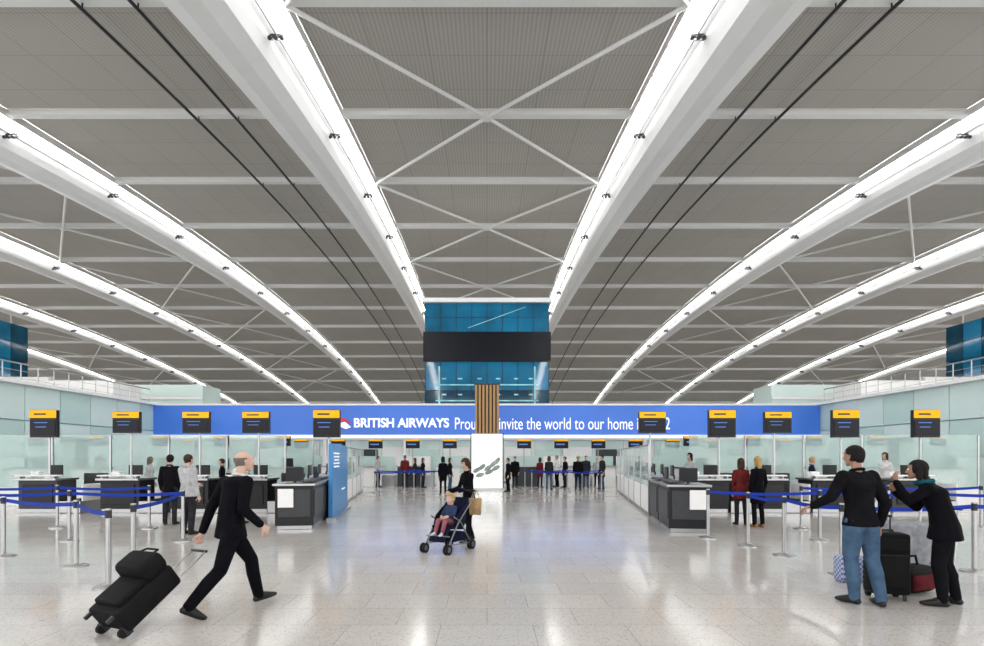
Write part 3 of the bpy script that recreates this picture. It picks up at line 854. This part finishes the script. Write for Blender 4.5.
MO = (4.18, 6.15); MA = rad(98)
human('man_in_jacket_and_jeans', MO, MA, H=1.77, top=F_BLK2, bot=F_JEAN, hair=H_BLK, skin=SK2, vox=.012, coat=.88, fine=True, bulk=1.16, lean=(-.04, .02), hyaw=.3,
      pose=dict(elL=(-.33, .04, 1.19), wrL=(-.38, .24, 1.08), elR=(.26, -.05, 1.12), wrR=(.28, .05, .88), anL=(-.06, .02, .09), knL=(-.08, .05, .5), anR=(.14, -.12, .09), knR=(.12, -.02, .5), footL=(-.3, 1, 0), footR=(.35, 1, 0)),
      hdirs=dict(L=(-.3, .7, -.3), nL=(.2, .1, -1), R=(0, .2, -1)), curl=(.5, .5))
GO = (5.08, 6.10); GA = rad(140)
human('woman_in_black_coat', GO, GA, H=1.66, top=F_BLK, bot=F_BLK2, hair=H_BLK, skin=SK2, hairlen=.05, female=True, vox=.012, coat=.78, fine=True, bulk=1.22, scarf=F_TEAL,
      pose=dict(pel=(0, .0, .94), wst=(0, .03, 1.08), chs=(0, .10, 1.28), nck=(0, .19, 1.44), hd=(0, .26, 1.585), shL=(-.155, .15, 1.37), shR=(.155, .15, 1.37),
                elL=(-.24, .33, 1.22), wrL=(-.12, .45, 1.43), elR=(.22, .27, 1.12), wrR=(.08, .47, 1.30), knL=(-.09, .06, .49), knR=(.10, -.0, .50), anL=(-.10, .02, .09), anR=(.13, -.10, .09)),
      hdirs=dict(L=(.3, .1, .9), nL=(.6, -.6, 0), R=(-.3, .3, .8), nR=(-.5, -.6, 0)), curl=(.5, .6))
M = Matrix.Translation((4.66, 6.42, 0)) @ Matrix.Rotation(rad(-12), 4, 'Z'); rolling_case('upright_suitcase', M, w=.40, h=.70, dp=.26, handle=.18)
g = MB(); g.M = Matrix.Translation((5.18, 6.72, 0)) @ Matrix.Rotation(rad(20), 4, 'Z')
g.rbox((0, 0, .17), (.52, .30, .32), CASE, .08); g.rbox((0, -.15, .15), (.40, .06, .18), fabric('dark_red_bag', (.10, .015, .02)), .028)
g.path([(-.12, 0, .32), (-.08, 0, .44), (.08, 0, .44), (.12, 0, .32)], .014, CASE)
g.obj('holdall_bag')
def check_mat():
    m = bpy.data.materials.new('blue_check_fabric'); m.use_nodes = True; nt = m.node_tree; b = nt.nodes['Principled BSDF']
    tc = nt.nodes.new('ShaderNodeTexCoord'); ck = nt.nodes.new('ShaderNodeTexChecker'); ck.inputs['Scale'].default_value = 30
    ck.inputs['Color1'].default_value = (.45, .48, .58, 1); ck.inputs['Color2'].default_value = (.08, .13, .35, 1)
    nt.links.new(tc.outputs['Object'], ck.inputs['Vector']); nt.links.new(ck.outputs['Color'], b.inputs['Base Color']); return m
CK = check_mat()
g = MB(); g.M = Matrix.Translation((4.95, 7.30, 0))
g.rbox((-.12, 0, .17), (.36, .22, .34), CK, .04)
g.path([(-.2, 0, .33), (-.17, 0, .46), (-.07, 0, .46), (-.04, 0, .33)], .008, F_BLU)
g.obj('checked_carrier_bag')
g = MB(); g.M = Matrix.Translation((5.68, 7.40, 0)) @ Matrix.Rotation(rad(100), 4, 'Z')
for e in (-1, 1):
    g.path([(e*.26, .45, .14), (e*.26, -.40, .16), (e*.26, -.48, .95)], .016, STEEL)
    g.cyl((e*.26-.02, -.38, .08), (e*.26+.02, -.38, .08), .08, RUBBER, n=16)
g.cyl((-.02, .42, .08), (.02, .42, .08), .08, RUBBER, n=16)
for yy in (-.3, -.05, .2, .45): g.path([(-.26, yy, .15), (.26, yy, .15)], .012, STEEL)
g.path([(-.30, -.48, .97), (.30, -.48, .97)], .022, BELT)
for zz in (.35, .6): g.path([(-.26, -.45, zz), (.26, -.45, zz)], .010, STEEL)
g.rbox((0, .05, .48), (.42, .6, .60), fabric('grey_case', (.25, .26, .28)), .05)
g.obj('luggage_trolley')

def mid(name, px, Y, ang, **kw):
    kw.setdefault('vox', .024)
    human(name, ((px-487)*Y/F, Y), rad(ang), **kw)
mid('passenger_in_grey_shirt', 188, 11.7, 70, H=1.70, top=F_GREY, bot=F_CHAR, hair=H_BRN, vox=.018, bulk=1.18, pose=dict(elL=(-.24, .08, 1.16), wrL=(-.15, .30, 1.10)))
mid('passenger_in_dark_coat', 170, 13.4, 100, H=1.70, top=F_BLK2, bot=F_CHAR, hair=H_BLK)
mid('passenger_in_white_top', 239, 13.6, 60, H=1.66, top=F_WHT, bot=F_NAVY, hair=H_BLD, hairlen=.08, female=True)
mid('passenger_in_red_coat', 741, 13.3, 80, H=1.62, top=F_RED, bot=F_CHAR, hair=H_BRN, hairlen=.10, female=True, coat=.7, vox=.018)
mid('passenger_in_black_coat', 758, 12.9, 100, H=1.66, top=F_BLK, bot=F_BLK2, shoe=fabric('tan_boot', (.3, .15, .06)), hair=H_BLD, hairlen=.10, female=True, coat=.6, vox=.018)
tops = [F_BLK, F_CHAR, F_NAVY, F_BLK2, F_WHT, F_GREY, F_BLU, F_RED]
hairs = [H_BLK, H_BRN, H_GRY, H_BLD, H_BRN]
def crowd(lst, name):
    for i, (px, Y) in enumerate(lst):
        fem = random.random() < .4
        mid(name, px, Y, random.choice([80, 100, 260, 200, 340, 60]), H=random.uniform(1.58, 1.8), top=tops[random.choice([0, 1, 2, 3, 0, 1, 4, 5, 3, 7])],
            bot=[F_BLK, F_CHAR, F_NAVY, F_JEAN][i % 4], hair=random.choice(hairs), female=fem, hairlen=.08 if fem else 0, vox=.034,
            coat=random.choice([.84, .84, .65]))
crowd([(443, 24), (423, 29.5), (415, 30.2), (450, 27), (508, 26), (515, 29.5), (540, 29.6), (549, 27.4), (557, 30.1), (565, 29.6), (578, 26.9), (586, 29.7), (597, 30), (405, 29.8), (378, 30), (602, 27.8)], 'passenger')
crowd([(100, 19.6), (150, 18.0), (222, 18.0), (690, 18.0), (812, 18.0), (885, 18.0), (290, 30.4), (350, 30.5), (640, 30.4), (700, 30.3)], 'check_in_agent')

# ------------------------------------------------------------ light
w = bpy.data.worlds.new('world'); scene.world = w; w.use_nodes = True
bg = w.node_tree.nodes['Background']; bg.inputs[0].default_value = (0.98, 0.985, 1.0, 1); bg.inputs[1].default_value = 2.6
# ------------------------------------------------------------ camera
cam = bpy.data.cameras.new('camera'); co = bpy.data.objects.new('camera', cam); scene.collection.objects.link(co)
co.location = (0, 0, EYE); co.rotation_euler = (math.radians(90), 0, 0)
cam.sensor_width = 36; cam.lens = F/984*36; cam.shift_y = (457-323)/984; cam.shift_x = 5/984
cam.clip_end = 500; cam.clip_start = 0.1
scene.camera = co
